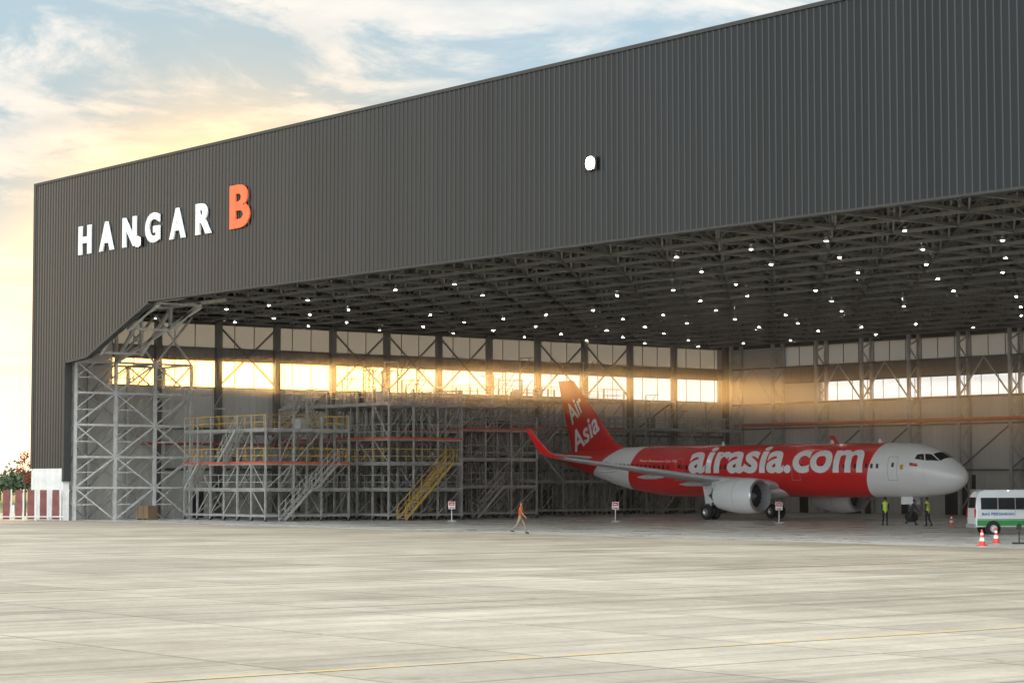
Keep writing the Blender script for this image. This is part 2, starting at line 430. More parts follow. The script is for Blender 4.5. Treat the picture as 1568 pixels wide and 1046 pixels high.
for y in (14.5,24,33,42.5,52,61,68):
    b.box((.042,y,0.01),(.09,y+1.1,2.2),'trim'); b.box((.042,y-.1,0.01),(.07,y,2.3),'whitewall'); b.box((.042,y+1.1,0.01),(.07,y+1.2,2.3),'whitewall'); b.box((.042,y-.1,2.3),(.07,y+1.2,2.4),'whitewall')
for x,ww,hh in ((4.0,1.2,2.2),(10,1.2,2.2),(16,3.6,3.6),(23,1.2,2.2),(28.2,3.6,3.6),(36,1.2,2.2),(45,3.6,3.6),(60,5,5)):
    b.box((x,HD-.09,0.01),(x+ww,HD-.042,hh),'trim'); b.box((x-.12,HD-.08,0.01),(x,HD-.042,hh),'whitewall'); b.box((x+ww,HD-.08,0.01),(x+ww+.12,HD-.042,hh),'whitewall'); b.box((x-.12,HD-.08,hh),(x+ww+.12,HD-.042,hh+.12),'whitewall')
b.box((33.0,HD-2.4,0.01),(34.6,HD-1.8,2.3),'white'); 
b.obj('wall_doors',H)
b=MB(); m=4.5; nx=int(HW/m); ny=int((HD-3)/m)+1
zb_,zt_=16.35,19.4; X0=.0; Yb=1.6
for i in range(nx+1):
    for j in range(ny):
        p=(X0+i*m,Yb+j*m,zb_)
        if i<nx: b.beam(p,(X0+(i+1)*m,Yb+j*m,zb_),.17,'roofsteel')
        if j<ny-1: b.beam(p,(X0+i*m,Yb+(j+1)*m,zb_),.17,'roofsteel')
        if i<nx and j<ny-1:
            t=(X0+(i+.5)*m,Yb+(j+.5)*m,zt_)
            for di in (0,1):
                for dj in (0,1): b.beam((X0+(i+di)*m,Yb+(j+dj)*m,zb_),t,.11,'roofsteel')
            if i<nx-1: b.beam(t,(t[0]+m,t[1],zt_),.15,'roofsteel')
            if j<ny-2: b.beam(t,(t[0],t[1]+m,zt_),.15,'roofsteel')
for j in range(0,ny,3):
    y=Yb+j*m+1.1
    b.box((1,y,17.2),(HW-1,y+.7,17.25),'roofsteel')
    for zz in (17.7,18.2): b.beam((1,y,zz),(HW-1,y,zz),.05,'roofsteel')
for i in range(4,29):
    x=i*m
    b.beam((x,1.0,16.3),(x,1.0,19),.14,'roofsteel'); b.beam((x,1.0,16.3),(x+m,1.0,19),.12,'roofsteel'); b.beam((x,1.6,16.35),(x,.7,16.5),.14,'roofsteel')
b.obj('roof_space_frame',H)
b=MB()
x=4.3
while x<HW-2:
    y=8.5
    while y<HD-2:
        if random.random()<.7:
            xx=x+random.uniform(-.4,.4); yy=y+random.uniform(-.4,.4)
            b.cyl((xx,yy,16.3),(xx,yy,16.06),.07,.13,'grey',10,False)
            b.cyl((xx,yy,16.07),(xx,yy,16.04),.08,.08,'lamp',8,True,False)
        y+=7.5
    x+=5.65
b.obj('ceiling_lamps',H)
b=MB()
tx=(1.0,5.5); ty=(.9,4.4,7.9,11.2); tz=[.0,2.5,4.9,7.4,9.9,12.3]
for x in tx:
    for y in ty: b.beam((x,y,0),(x,y,12.3),.24,'steelw')
for z0,z1 in zip(tz[:-1],tz[1:]):
    for x in tx:
        for k,(ya,yb_) in enumerate(zip(ty[:-1],ty[1:])):
            b.beam((x,ya,z1),(x,yb_,z1),.17,'steelw')
            b.beam((x,ya,z0),(x,yb_,z1),.12,'steelw') if (k+tz.index(z0))%2 else b.beam((x,yb_,z0),(x,ya,z1),.12,'steelw')
            ym=(ya+yb_)/2
            b.beam((x,ym,z1),(x,ya,z0+1.2),.08,'steelw'); b.beam((x,ya,z0+1.2),(x,ym,z0+1.2),.08,'steelw')
    for y in ty:
        b.beam((1,y,z1),(5.5,y,z1),.17,'steelw'); b.beam((1,y,z0),(5.5,y,z1),.1,'steelw')
for (xa,za,xb_,zb2) in ((5.5,12.3,18.5,15.9),(5.5,12.3,9.5,15.9),(9.5,12.7,9.5,16),(9.5,12.7,14,16),(14,14.3,14,16.2),(14,14.3,18.5,16.2),(5.5,12.3,5.5,16.3),(5.5,16.2,22,16.2)):
    for y in (.9,4.4): b.beam((xa,y,za),(xb_,y,zb2),.22,'steelw')
for x,z in ((9.5,12.8),(14,14.4),(18.5,16),(9.5,16.1),(14,16.1)): b.beam((x,.9,z),(x,4.4,z),.16,'steelw')
for ya,yb_ in zip(ty[1:-1],ty[2:]): b.beam((5.5,ya,12.3),(5.5,yb_,16.2),.16,'steelw'); b.beam((5.5,yb_,12.3),(5.5,ya,16.2),.14,'steelw')
b.obj('support_lattice',H)

def letter(ch,x0,x1,z0,z1,k,name,bold):
    me=text_mesh(ch,bold)
    bm=bmesh.new(); bm.from_mesh(me)
    for v in bm.verts: v.co=Vector((x0+(x1-x0)*v.co.x, -.08, z0+(z1-z0)*v.co.y))
    bmesh.ops.remove_doubles(bm,verts=bm.verts,dist=.0005)
    r=bmesh.ops.extrude_face_region(bm,geom=bm.faces[:])
    for v in r['geom']:
        if isinstance(v,bmesh.types.BMVert): v.co.y=-.2
    bmesh.ops.recalc_face_normals(bm,faces=bm.faces); bm.to_mesh(me); bm.free()
    for p in me.polygons: p.use_smooth=False
    me.materials.clear(); me.materials.append(M[k]); o=bpy.data.objects.new(name,me); COL.objects.link(o); return o
SG=empty('hangar_name_sign')
for ch,x0,x1 in (('H',7.8,9.8),('A',11.15,13.4),('N',14.8,16.85),('G',18.25,20.35),('A',21.8,24.0),('R',25.5,27.6)):
    o=letter(ch,x0,x1,20.3,22.5,'letter','letter_'+ch.lower(),.042); o.parent=SG
o=letter('B',30.1,32.7,20.3,23.3,'orange','letter_b',.034); o.parent=SG
for x in (17.3,68.6):
    b=MB(); b.box((x-.42,-.26,20.18),(x+.42,-.14,20.92),'trim'); b.cyl((x,-.262,20.55),(x,-.29,20.55),.36,.36,'flood',20,True,False)
    b.beam((x,-.15,20.8),(x,0,21.0),.08,'trim'); b.obj('wall_floodlight')

# ------------------------------------------------------------------ docks
def dock(name,x0,x1,y0,y1,levels,nx,ny,seed,railk='galv'):
    rnd=random.Random(seed); b=MB()
    X=[x0+(x1-x0)*i/nx for i in range(nx+1)]; Y=[y0+(y1-y0)*j/ny for j in range(ny+1)]
    zt=levels[-1]
    for x in X:
        for y in Y:
            top=zt+1.1 if rnd.random()<.7 else levels[max(0,len(levels)-2)]+1.1
            b.beam((x,y,0.1),(x,y,top),.13,'galv'); b.cyl((x,y-.06,.14),(x,y+.06,.14),.14,.14,'black',10)
    zs=[.5]+list(levels)
    for li,z in enumerate(zs):
        for y in Y: b.beam((x0,y,z-.08),(x1,y,z-.08),.11,'galv',.16)
        for x in X: b.beam((x,y0,z-.08),(x,y1,z-.08),.11,'galv',.16)
        if li:
            for i in range(nx):
                for j in range(ny):
                    if rnd.random()<.6: b.box((X[i]+.07,Y[j]+.07,z-.02),(X[i+1]-.07,Y[j+1]-.07,z+.03),'galv')
            rk='yellow' if rnd.random()<.25 else railk
            for zz in (.55,1.1):
                for y in (y0,y1): b.beam((x0,y,z+zz),(x1,y,z+zz),.05,rk)
                for x in (x0,x1): b.beam((x,y0,z+zz),(x,y1,z+zz),.05,rk)
            for y in (y0,y1):
                x=x0
                while x<x1: b.beam((x,y,z),(x,y,z+1.1),.045,rk); x+=1.3
            tk='redpipe' if (li==len(zs)-2) else railk
            b.box((x0,y0-.1,z-.06),(x1,y0-.065,z+.1),tk); b.box((x1+.06,y0,z-.06),(x1+.1,y1,z+.1),tk)
        if li<len(zs)-1:
            z2=zs[li+1]
            for y in Y:
                for i in range(nx):
                    if rnd.random()<.6:
                        if rnd.random()<.5: b.beam((X[i],y,z),(X[i+1],y,z2),.075,'galv')
                        else: b.beam((X[i+1],y,z),(X[i],y,z2),.075,'galv')
            for x in X:
                for j in range(ny):
                    if rnd.random()<.5: b.beam((x,Y[j],z),(x,Y[j+1],z2),.075,'galv')
    for _ in range(7):
        x=rnd.choice(X); y=rnd.choice(Y); h=zt+rnd.uniform(1.5,3.8)
        b.beam((x,y,zt),(x,y,h),.1,'galv'); b.beam((x,y,h),(x+rnd.choice((-1,1))*1.8,y,h),.08,'galv'); b.beam((x,y,h-1.2),(x+1.4,y,h),.06,'galv')
    for _ in range(6):
        x=rnd.uniform(x0+.5,x1-1.5); y=rnd.uniform(y0+.5,y1-1.5); z=rnd.choice([.05]+list(levels))
        b.box((x,y,z+.04),(x+rnd.uniform(.5,1.3),y+rnd.uniform(.4,.9),z+rnd.uniform(.6,1.2)),rnd.choice(('steel','grey','trim')))
    return b,X,Y,zs
def stairs(b,p,dirx,z0,z1,wid=.8,k='yellow'):
    d=Vector(dirx); n=Vector((-d.y,d.x,0)); run=(z1-z0)*1.05
    s=Vector((p[0],p[1],z0)); e=s+d*run+Vector((0,0,z1-z0))
    for o in (n*wid/2,-n*wid/2):
        b.beam(s+o,e+o,.06,k,.18)
        for h in (.5,1.0): b.beam(s+o+Vector((0,0,h)),e+o+Vector((0,0,h)),.05,k)
        for t in (0,.25,.5,.75,1): q=s.lerp(e,t)+o; b.beam(q,q+Vector((0,0,1)),.045,k)
    ns=int((z1-z0)/.2)
    for i in range(ns):
        q=s.lerp(e,(i+.5)/ns); b.beam(q-n*wid/2,q+n*wid/2,.24,'galv',.04)
G='galv'
b,X,Y,zs=dock('d',7.5,19.5,9.5,17,[2.4,4.4,6.9],6,3,1)
stairs(b,(20.5,10.3),(0,1,0),.1,2.4,.8,G); stairs(b,(9,9),(1,0,0),2.4,4.4,.8,G); stairs(b,(14,9),(1,0,0),4.4,6.9,.8,G); stairs(b,(20.6,13),(0,1,0),2.4,4.4,.8,G)
b.obj('maintenance_dock')
b,X,Y,zs=dock('d',7,22,19,26,[2.4,4.4,6.3,9.0],7,3,2)
stairs(b,(23,19.5),(0,1,0),.1,4.4,1.1); stairs(b,(15,18.5),(-1,0,0),2.4,4.4,.8,G); stairs(b,(11,18.5),(1,0,0),4.4,6.3,.8,G); stairs(b,(8,18.5),(1,0,0),6.3,9.0,.8,G)
b.obj('maintenance_dock')
b,X,Y,zs=dock('d',3.5,19,28,36,[2.6,4.8,7.2,9.2],8,3,3)
stairs(b,(19.8,29),(0,1,0),.1,2.6,.8,G); stairs(b,(16,27.6),(-1,0,0),2.6,4.8,.8,G); stairs(b,(8,27.6),(1,0,0),4.8,7.2,.8,G)
b.obj('maintenance_dock')
b,X,Y,zs=dock('d',2,8.2,38,55,[3,5.4,7.8,10.3],3,7,4)
stairs(b,(8.8,39),(0,1,0),.1,3,.8,G); stairs(b,(8.8,47),(0,-1,0),3,5.4,.8,G); stairs(b,(8.8,44),(0,1,0),5.4,7.8,.8,G); stairs(b,(8.8,50),(0,-1,0),7.8,10.3,.8,G)
b.obj('tail_dock')
b,X,Y,zs=dock('d',2.5,9,57,69,[3,5.4,7.8],3,5,5)
stairs(b,(9.6,58),(0,1,0),.1,3,.8,G); stairs(b,(9.6,64),(0,-1,0),3,5.4,.8,G); stairs(b,(9.6,60),(0,1,0),5.4,7.8,.8,G)
b.obj('maintenance_dock')
def crate(x,y,s=1.0):
    b=MB(); b.box((-.6*s,-.5*s,.12),(.6*s,.5*s,1.1*s),'wood')
    for z in (.16,1.02*s): b.box((-.63*s,-.53*s,z-.05),(.63*s,-.503*s,z+.05),'wood')
    for sx in (-.55,0,.55): b.box((sx*s-.05,-.55*s,.0),(sx*s+.05,.55*s,.118),'wood'); b.box((sx*s-.05,-.56*s,.12),(sx*s+.05,-.532*s,1.1*s),'wood')
    b.obj('wooden_crate',None,(x,y,.005),.3)
crate(7.5,6.2,1.0)

# ------------------------------------------------------------------ airliner
AD=(R*.66+F*-.75)
A=empty('airliner', site(33.1,162.0), math.atan2(AD.y,AD.x))
ST=[(0,.04,3.28),(.12,.36,3.29),(.4,.68,3.32),(.9,1.02,3.38),(1.5,1.28,3.47),(2.2,1.52,3.60),(3.0,1.73,3.72),(4.0,1.89,3.80),(5.2,1.96,3.84),(6.5,1.975,3.85),(10,1.975,3.85),(20,1.975,3.85),(29,1.975,3.85),
    (31,1.94,3.90),(33,1.83,3.99),(35,1.66,4.14),(37,1.42,4.34),(39,1.13,4.58),(41,.80,4.82),(42.8,.5,5.0),(44.1,.25,5.12),(44.5,.12,5.15)]
def cr(p0,p1,p2,p3,x0,x1,x2,x3,x):
    m1=(p2-p0)/(x2-x0); m2=(p3-p1)/(x3-x1); h=x2-x1; t=(x-x1)/h
    return (2*t**3-3*t*t+1)*p1+(t**3-2*t*t+t)*h*m1+(-2*t**3+3*t*t)*p2+(t**3-t*t)*h*m2
def sec(x):
    x=max(0,min(44.5,x))
    for i in range(len(ST)-1):
        if x<=ST[i+1][0]: break
    a=ST[max(0,i-1)]; b_=ST[i]; c=ST[i+1]; d=ST[min(len(ST)-1,i+2)]
    if i==0: t=x/ST[1][0]; return (b_[1]+(c[1]-b_[1])*math.sqrt(t), b_[2]+(c[2]-b_[2])*t)
    if d is c: t=(x-b_[0])/(c[0]-b_[0]); return (b_[1]+(c[1]-b_[1])*t,b_[2]+(c[2]-b_[2])*t)
    return (cr(a[1],b_[1],c[1],d[1],a[0],b_[0],c[0],d[0],x), cr(a[2],b_[2],c[2],d[2],a[0],b_[0],c[0],d[0],x))
def surf(x,th,off=0.0):
    r,z=sec(x); t=math.radians(th)
    return Vector((-x,-(r+off)*math.sin(t), z+(r*1.045+off)*math.cos(t)))
m=bpy.data.materials.new('fuselage_livery'); m.use_nodes=True; nt=m.node_tree; bs=nt.nodes['Principled BSDF']
tc=nd(nt,'ShaderNodeTexCoord'); sp=nd(nt,'ShaderNodeSeparateXYZ'); nt.links.new(tc.outputs['Object'],sp.inputs[0])
def mt(op,a,b_=None):
    n=nd(nt,'ShaderNodeMath',operation=op)
    for i,x in enumerate((a,b_)):
        if x is None: continue
        if isinstance(x,(int,float)): n.inputs[i].default_value=x
        else: nt.links.new(x,n.inputs[i])
    return n.outputs[0]
u=mt('MULTIPLY',sp.outputs['X'],-1.0); zz=sp.outputs['Z']
lo=mt('GREATER_THAN',mt('ADD',u,mt('MULTIPLY',mt('SUBTRACT',zz,3.8),.28)),7.6)
hi=mt('LESS_THAN',mt('ADD',u,mt('MULTIPLY',mt('SUBTRACT',5.9,zz),-.35)),32.6)
mainr=mt('MULTIPLY',lo,hi)
tail=mt('GREATER_THAN',mt('ADD',u,mt('MULTIPLY',mt('SUBTRACT',5.9,zz),-1.5)),35.2)
msk=mt('MAXIMUM',mainr,tail)
mx=nd(nt,'ShaderNodeMix',data_type='RGBA'); nt.links.new(msk,mx.inputs[0]); mx.inputs[6].default_value=(.88,.88,.87,1); mx.inputs[7].default_value=(.72,.012,.014,1)
nz=nd(nt,'ShaderNodeTexNoise'); nz.inputs['Scale'].default_value=.9; nz.inputs['Detail'].default_value=6; nt.links.new(tc.outputs['Object'],nz.inputs['Vector'])
fr=mt('ABSOLUTE',mt('SUBTRACT',mt('FRACT',mt('DIVIDE',u,2.65)),.5)); seam=mt('GREATER_THAN',fr,.493)
dk=mt('SUBTRACT',mt('ADD',.93,mt('MULTIPLY',nz.outputs['Fac'],.12)),mt('MULTIPLY',seam,.12))
sc=nd(nt,'ShaderNodeVectorMath',operation='SCALE'); nt.links.new(mx.outputs[2],sc.inputs[0]); nt.links.new(dk,sc.inputs['Scale'])
nt.links.new(sc.outputs[0],bs.inputs['Base Color']); bs.inputs['Roughness'].default_value=.25; bs.inputs['Coat Weight'].default_value=.3
M['livery']=m
b=MB(); n=56; xsn=[44.5*i/150 for i in range(151)]; xsn=sorted(set(xsn+[.03,.06,.1,.2,.4,.7]))
vs=[];fs=[]
for x in xsn:
    for i in range(n): vs.append(surf(x,360*i/n))
for j in range(len(xsn)-1):
    for i in range(n): fs.append((j*n+i,j*n+(i+1)%n,(j+1)*n+(i+1)%n,(j+1)*n+i))
b.add(vs,fs,'livery',True); b.add(vs[-n:],[tuple(range(n))],'metal'); b.add(vs[:n],[tuple(range(n))],'white')
b.obj('fuselage',A)
def patch(b,c,k,off=.012,nu=5,nv=4):
    vs=[]
    for j in range(nv+1):
        for i in range(nu+1):
            s_,t_=i/nu,j/nv
            x=(c[0][0]*(1-s_)+c[1][0]*s_)*(1-t_)+(c[3][0]*(1-s_)+c[2][0]*s_)*t_
            th=(c[0][1]*(1-s_)+c[1][1]*s_)*(1-t_)+(c[3][1]*(1-s_)+c[2][1]*s_)*t_
            vs.append(surf(x,th,off))
    b.add(vs,[(j*(nu+1)+i,j*(nu+1)+i+1,(j+1)*(nu+1)+i+1,(j+1)*(nu+1)+i) for j in range(nv) for i in range(nu)],k,True)
b=MB()
for s_ in (1,-1):
    for c in (((1.32,3),(1.62,44),(2.33,33),(2.08,3)),((1.7,47),(2.6,60),(2.85,42),(2.42,36)),((2.68,60.5),(3.45,62.5),(3.4,50),(2.95,43.5))):
        patch(b,[(x,t*s_) for x,t in c],'dark',.015,8,6)
    x=6.6
    while x<35:
        if not (14.2<x<15.2 or 27<x<28): patch(b,[(x,77*s_),(x+.23,77*s_),(x+.23,86.5*s_),(x,86.5*s_)],'dark',.010,1,2)
        x+=.533
    for xd,wd in ((4.85,.85),(14.3,.8),(26.9,.8),(35.9,.8)):
        ta,tb=112,62
        if xd>35: ta,tb=105,52
        for (xa,xb_) in ((xd,xd+.035),(xd+wd,xd+wd+.035)): patch(b,[(xa,ta*s_),(xb_,ta*s_),(xb_,tb*s_),(xa,tb*s_)],'grey',.016,1,10)
        for t in (ta,tb): patch(b,[(xd,t*s_),(xd+wd,t*s_),(xd+wd,(t-1)*s_),(xd,(t-1)*s_)],'grey',.017,2,1)
        patch(b,[(xd+.32,84*s_),(xd+.52,84*s_),(xd+.52,75*s_),(xd+.32,75*s_)],'dark',.018,1,2)
    patch(b,[(3.15,79*s_),(3.8,79*s_),(3.8,72*s_),(3.15,72*s_)],'signred',.014,2,2)
    patch(b,[(3.55,75*s_),(3.8,75*s_),(3.8,72*s_),(3.55,72*s_)],'blue',.018,2,2)
    patch(b,[(3.15,74.3*s_),(3.55,74.3*s_),(3.55,73.5*s_),(3.15,73.5*s_)],'white',.018,2,1)
    patch(b,[(4.3,88*s_),(4.6,88*s_),(4.6,78*s_),(4.3,78*s_)],'yellow',.014,2,2)
b.obj('windows_and_doors',A)
def wrap_text(txt,xs_,xe,thb,tht,k,name,bold=.02,side=1,shear=0):
    me=text_mesh(txt,bold,shear); bm=bmesh.new(); bm.from_mesh(me)
    for i in range(1,14): bmesh.ops.bisect_plane(bm,geom=bm.verts[:]+bm.edges[:]+bm.faces[:],plane_co=(0,i/14,0),plane_no=(0,1,0))
    for i in range(1,12): bmesh.ops.bisect_plane(bm,geom=bm.verts[:]+bm.edges[:]+bm.faces[:],plane_co=(i/12,0,0),plane_no=(1,0,0))
    for v in bm.verts:
        v.co=surf(xs_+(xe-xs_)*v.co.x,(thb+(tht-thb)*v.co.y)*side,.024)
    bmesh.ops.recalc_face_normals(bm,faces=bm.faces); bm.to_mesh(me); bm.free(); me.materials.clear(); me.materials.append(M[k])
    o=bpy.data.objects.new(name,me); COL.objects.link(o); o.parent=A; return o
wrap_text('airasia.com',26.2,8.1,96,25,'white','side_lettering',.03,1)
wrap_text('airasia.com',8.1,26.2,96,25,'white','side_lettering_port',.03,-1)
wrap_text('Now Everyone Can Fly',32.0,27.6,72,64,'white','slogan',.01,1)
def foil(b,stn,k,vert=False,n=14):
    rings=[]
    for (le,te,y,z,tr) in stn:
        c=te-le; ring=[]
        pts=[(1-math.cos(math.pi*i/n))/2 for i in range(n+1)]
        def th(t): return 5*tr*c*(.2969*math.sqrt(t)-.126*t-.3516*t*t+.2843*t**3-.1036*t**4)
        for t in pts: ring.append((le+t*c,th(t)))
        for t in pts[-2:0:-1]: ring.append((le+t*c,-th(t)))
        rings.append([Vector((-x,(h if vert else y),(z if vert else z+h))) for x,h in ring])
    N=len(rings[0]); vs=[v for r in rings for v in r]
    b.add(vs,[(j*N+i,j*N+(i+1)%N,(j+1)*N+(i+1)%N,(j+1)*N+i) for j in range(len(rings)-1) for i in range(N)],k,True)
    b.add(rings[-1],[tuple(range(N))],k)
for s_ in (-1,1):
    b=MB()
    foil(b,[(16.0,24.3,0,2.55,.13),(16.9,24.0,1.9*s_,2.75,.13),(19.2,23.7,6.4*s_,3.25,.115),(22.2,25.3,11.8*s_,4.05,.11),(25.0,26.75,16.7*s_,4.8,.10)],'wing')
    def tilt(stn,k):
        rings=[]
        for le,te,y,z,tr,ang in stn:
            c=te-le; nrm=Vector((0,-math.sin(ang)*s_,math.cos(ang))); ring=[]
            pts=[(1-math.cos(math.pi*i/12))/2 for i in range(13)]
            th=lambda t:5*tr*c*(.2969*math.sqrt(t)-.126*t-.3516*t*t+.2843*t**3-.1036*t**4)
            for t in pts: ring.append(Vector((-(le+t*c),y*s_,z))+nrm*th(t))
            for t in pts[-2:0:-1]: ring.append(Vector((-(le+t*c),y*s_,z))-nrm*th(t))
            rings.append(ring)
        N=len(rings[0]); vs=[v for r in rings for v in r]
        b.add(vs,[(j*N+i,j*N+(i+1)%N,(j+1)*N+(i+1)%N,(j+1)*N+i) for j in range(len(rings)-1) for i in range(N)],k,True); b.add(rings[-1],[tuple(range(N))],k)
    tilt([(25.0,26.75,16.7,4.8,.1,.1),(25.5,26.95,17.15,4.95,.1,.5),(26.0,27.2,17.42,5.3,.09,1.1),(26.6,27.55,17.6,5.9,.09,1.35),(27.7,28.25,17.85,7.0,.08,1.38)],'red')
    for y,le,ln in ((4.4,21.3,3.6),(8.4,22.4,3.2),(12.0,24.0,2.6)):
        z=2.75+(y-1.9)*.137-.25
        b.rev([(0,.02),(.4,.14),(1.2,.2),(ln-.8,.17),(ln,.02)],(-(le),y*s_,z),(-1,0,-.02),'wing',12)
    b.obj('wing',A)
    b=MB(); foil(b,[(37.9,41.6,.3*s_,4.95,.1),(38.4,41.8,.9*s_,5.0,.1),(41.6,43.1,6.2*s_,5.5,.09)],'wing'); b.obj('tailplane',A)
    b=MB(); ex=-14.9; ey=5.75*s_; ez=1.9
    b.rev([(.0,1.1),(.02,1.17),(.12,1.25)],(ex,ey,ez),(-1,0,0),'metal',40)
    b.rev([(.12,1.25),(.5,1.34),(1.2,1.39),(2.2,1.37),(3.2,1.22),(4.1,1.03)],(ex,ey,ez),(-1,0,0),'white',40)
    b.rev([(1.75,1.395),(1.78,1.395)],(ex,ey,ez),(-1,0,0),'grey',40)
    b.rev([(4.1,1.03),(4.05,.6)],(ex,ey,ez),(-1,0,0),'dark',40)
    b.rev([(3.9,.62),(4.5,.5),(4.9,.42),(4.9,.3),(5.5,.03)],(ex,ey,ez),(-1,0,0),'metal',32)
    b.rev([(0,1.1),(.25,1.04),(.9,1.0)],(ex,ey,ez),(-1,0,0),'grey',40)
    b.rev([(.9,1.0),(.9,.0)],(ex,ey,ez),(-1,0,0),'dark',40)
    b.rev([(.45,.01),(.6,.15),(.88,.28)],(ex,ey,ez),(-1,0,0),'grey',20)
    for i in range(18):
        t=2*math.pi*i/18; p=Vector((ex-.8,ey+math.cos(t)*.28,ez+math.sin(t)*.28)); q=Vector((ex-.8,ey+math.cos(t+.15)*.96,ez+math.sin(t+.15)*.96)); b.beam(p,q,.03,'black',.14)
    b.add([(ex-.9,ey-.12,ez+1.2),(ex-.9,ey+.12,ez+1.2),(ex-4.9,ey-.16,ez+1.45),(ex-4.9,ey+.16,ez+1.45),(ex-5.1,ey-.12,ez+.55),(ex-5.1,ey+.12,ez+.55),(ex-1.6,ey-.12,ez+.7),(ex-1.6,ey+.12,ez+.7)],
      [(0,1,3,2),(2,3,5,4),(0,2,4,6),(1,7,5,3),(0,6,7,1)],'wing')
    b.obj('engine',A)
    b=MB(); gx=-22.0; gy=3.8*s_
    b.cyl((gx,gy,2.9),(gx,gy,.6),.14,.1,'metal',14); b.cyl((gx,gy-.62,.58),(gx,gy+.62,.58),.08,.08,'metal',12)
    b.beam((gx,gy,1.2),(gx,gy-1.7*s_,2.4),.12,'grey'); b.beam((gx-.3,gy+.12*s_,2.8),(gx,gy+.12*s_,1.3),.9,'white',.05)
    for o in (-.43,.43):
        b.rev([(-.2,.3),(-.2,.5),(-.13,.575),(.13,.575),(.2,.5),(.2,.3)],(gx,gy+o,.585),(0,1,0),'black',28)
        b.rev([(-.17,.0),(-.12,.28),(-.2,.3)],(gx,gy+o,.585),(0,1,0),'metal',20); b.rev([(.17,.0),(.12,.28),(.2,.3)],(gx,gy+o,.585),(0,1,0),'metal',20)
    b.obj('main_gear',A)
b=MB()
foil(b,[(33.8,42.0,0,5.2,.05),(35.2,42.25,0,5.75,.06),(36.6,42.35,0,6.2,.09),(42.0,43.95,0,11.76,.09)],'red',True); b.obj('fin',A)
def flat_text(txt,x0,x1,z0,z1,rot,name,y):
    me=text_mesh(txt,.02,.35)
    cxx=(x0+x1)/2; czz=(z0+z1)/2
    for v in me.vertices:
        u_=(v.co.x-.5)*(x0-x1); w_=(v.co.y-.5)*(z1-z0)
        sgn=1 if y<0 else -1
        uu=u_*math.cos(rot)-w_*math.sin(rot); ww=u_*math.sin(rot)+w_*math.cos(rot)
        v.co=Vector((-cxx+uu*sgn, y, czz+ww))
    me.materials.clear(); me.materials.append(M['white'])
    o=bpy.data.objects.new(name,me); COL.objects.link(o); o.parent=A
for y in (-.31,.31):
    flat_text('Air',42.7,40.4,8.4,10.1,.75,'fin_lettering',y)
    flat_text('Asia',42.3,38.4,6.2,8.0,.6,'fin_lettering_lower',y)
b=MB()
vs=[];N=24;nn=16
for j in range(nn+1):
    t=j/nn; x=15.2+10.6*t; s_=math.sin(math.pi*t)**.45 if 0<t<1 else 0.02
    for i in range(N): a=2*math.pi*i/N; vs.append((-x,math.cos(a)*2.05*s_,2.45+math.sin(a)*.95*s_))
b.add(vs,[(j*N+i,j*N+(i+1)%N,(j+1)*N+(i+1)%N,(j+1)*N+i) for j in range(nn) for i in range(N)],'white',True)
b.obj('belly_fairing',A)
b=MB(); gx=-5.1
b.cyl((gx,0,2.2),(gx,0,.4),.09,.07,'metal',12); b.beam((gx,0,1.1),(gx+1.1,0,2.0),.07,'grey'); b.cyl((gx,-.3,.38),(gx,.3,.38),.05,.05,'metal',10)
for o in (-.25,.25): b.rev([(-.11,.0),(-.11,.3),(-.06,.38),(.06,.38),(.11,.3),(.11,0)],(gx,o,.385),(0,1,0),'black',24)
for s_ in (-1,1): b.box((gx-.6,.42*s_-.015,1.3),(gx+.5,.42*s_+.015,1.95),'white')
b.obj('nose_gear',A)
b=MB()
for x,h in ((7.8,.35),(12.5,.3),(24,.3)): 
    b.add([(-x,-.02,5.9),(-x-.35,-.02,5.9),(-x-.3,-.02,5.9+h),(-x-.15,-.02,5.9+h),(-x,.02,5.9),(-x-.35,.02,5.9),(-x-.3,.02,5.9+h),(-x-.15,.02,5.9+h)],[(0,1,2,3),(7,6,5,4),(0,3,7,4),(1,5,6,2),(3,2,6,7)],'white')
b.obj('antennas',A)

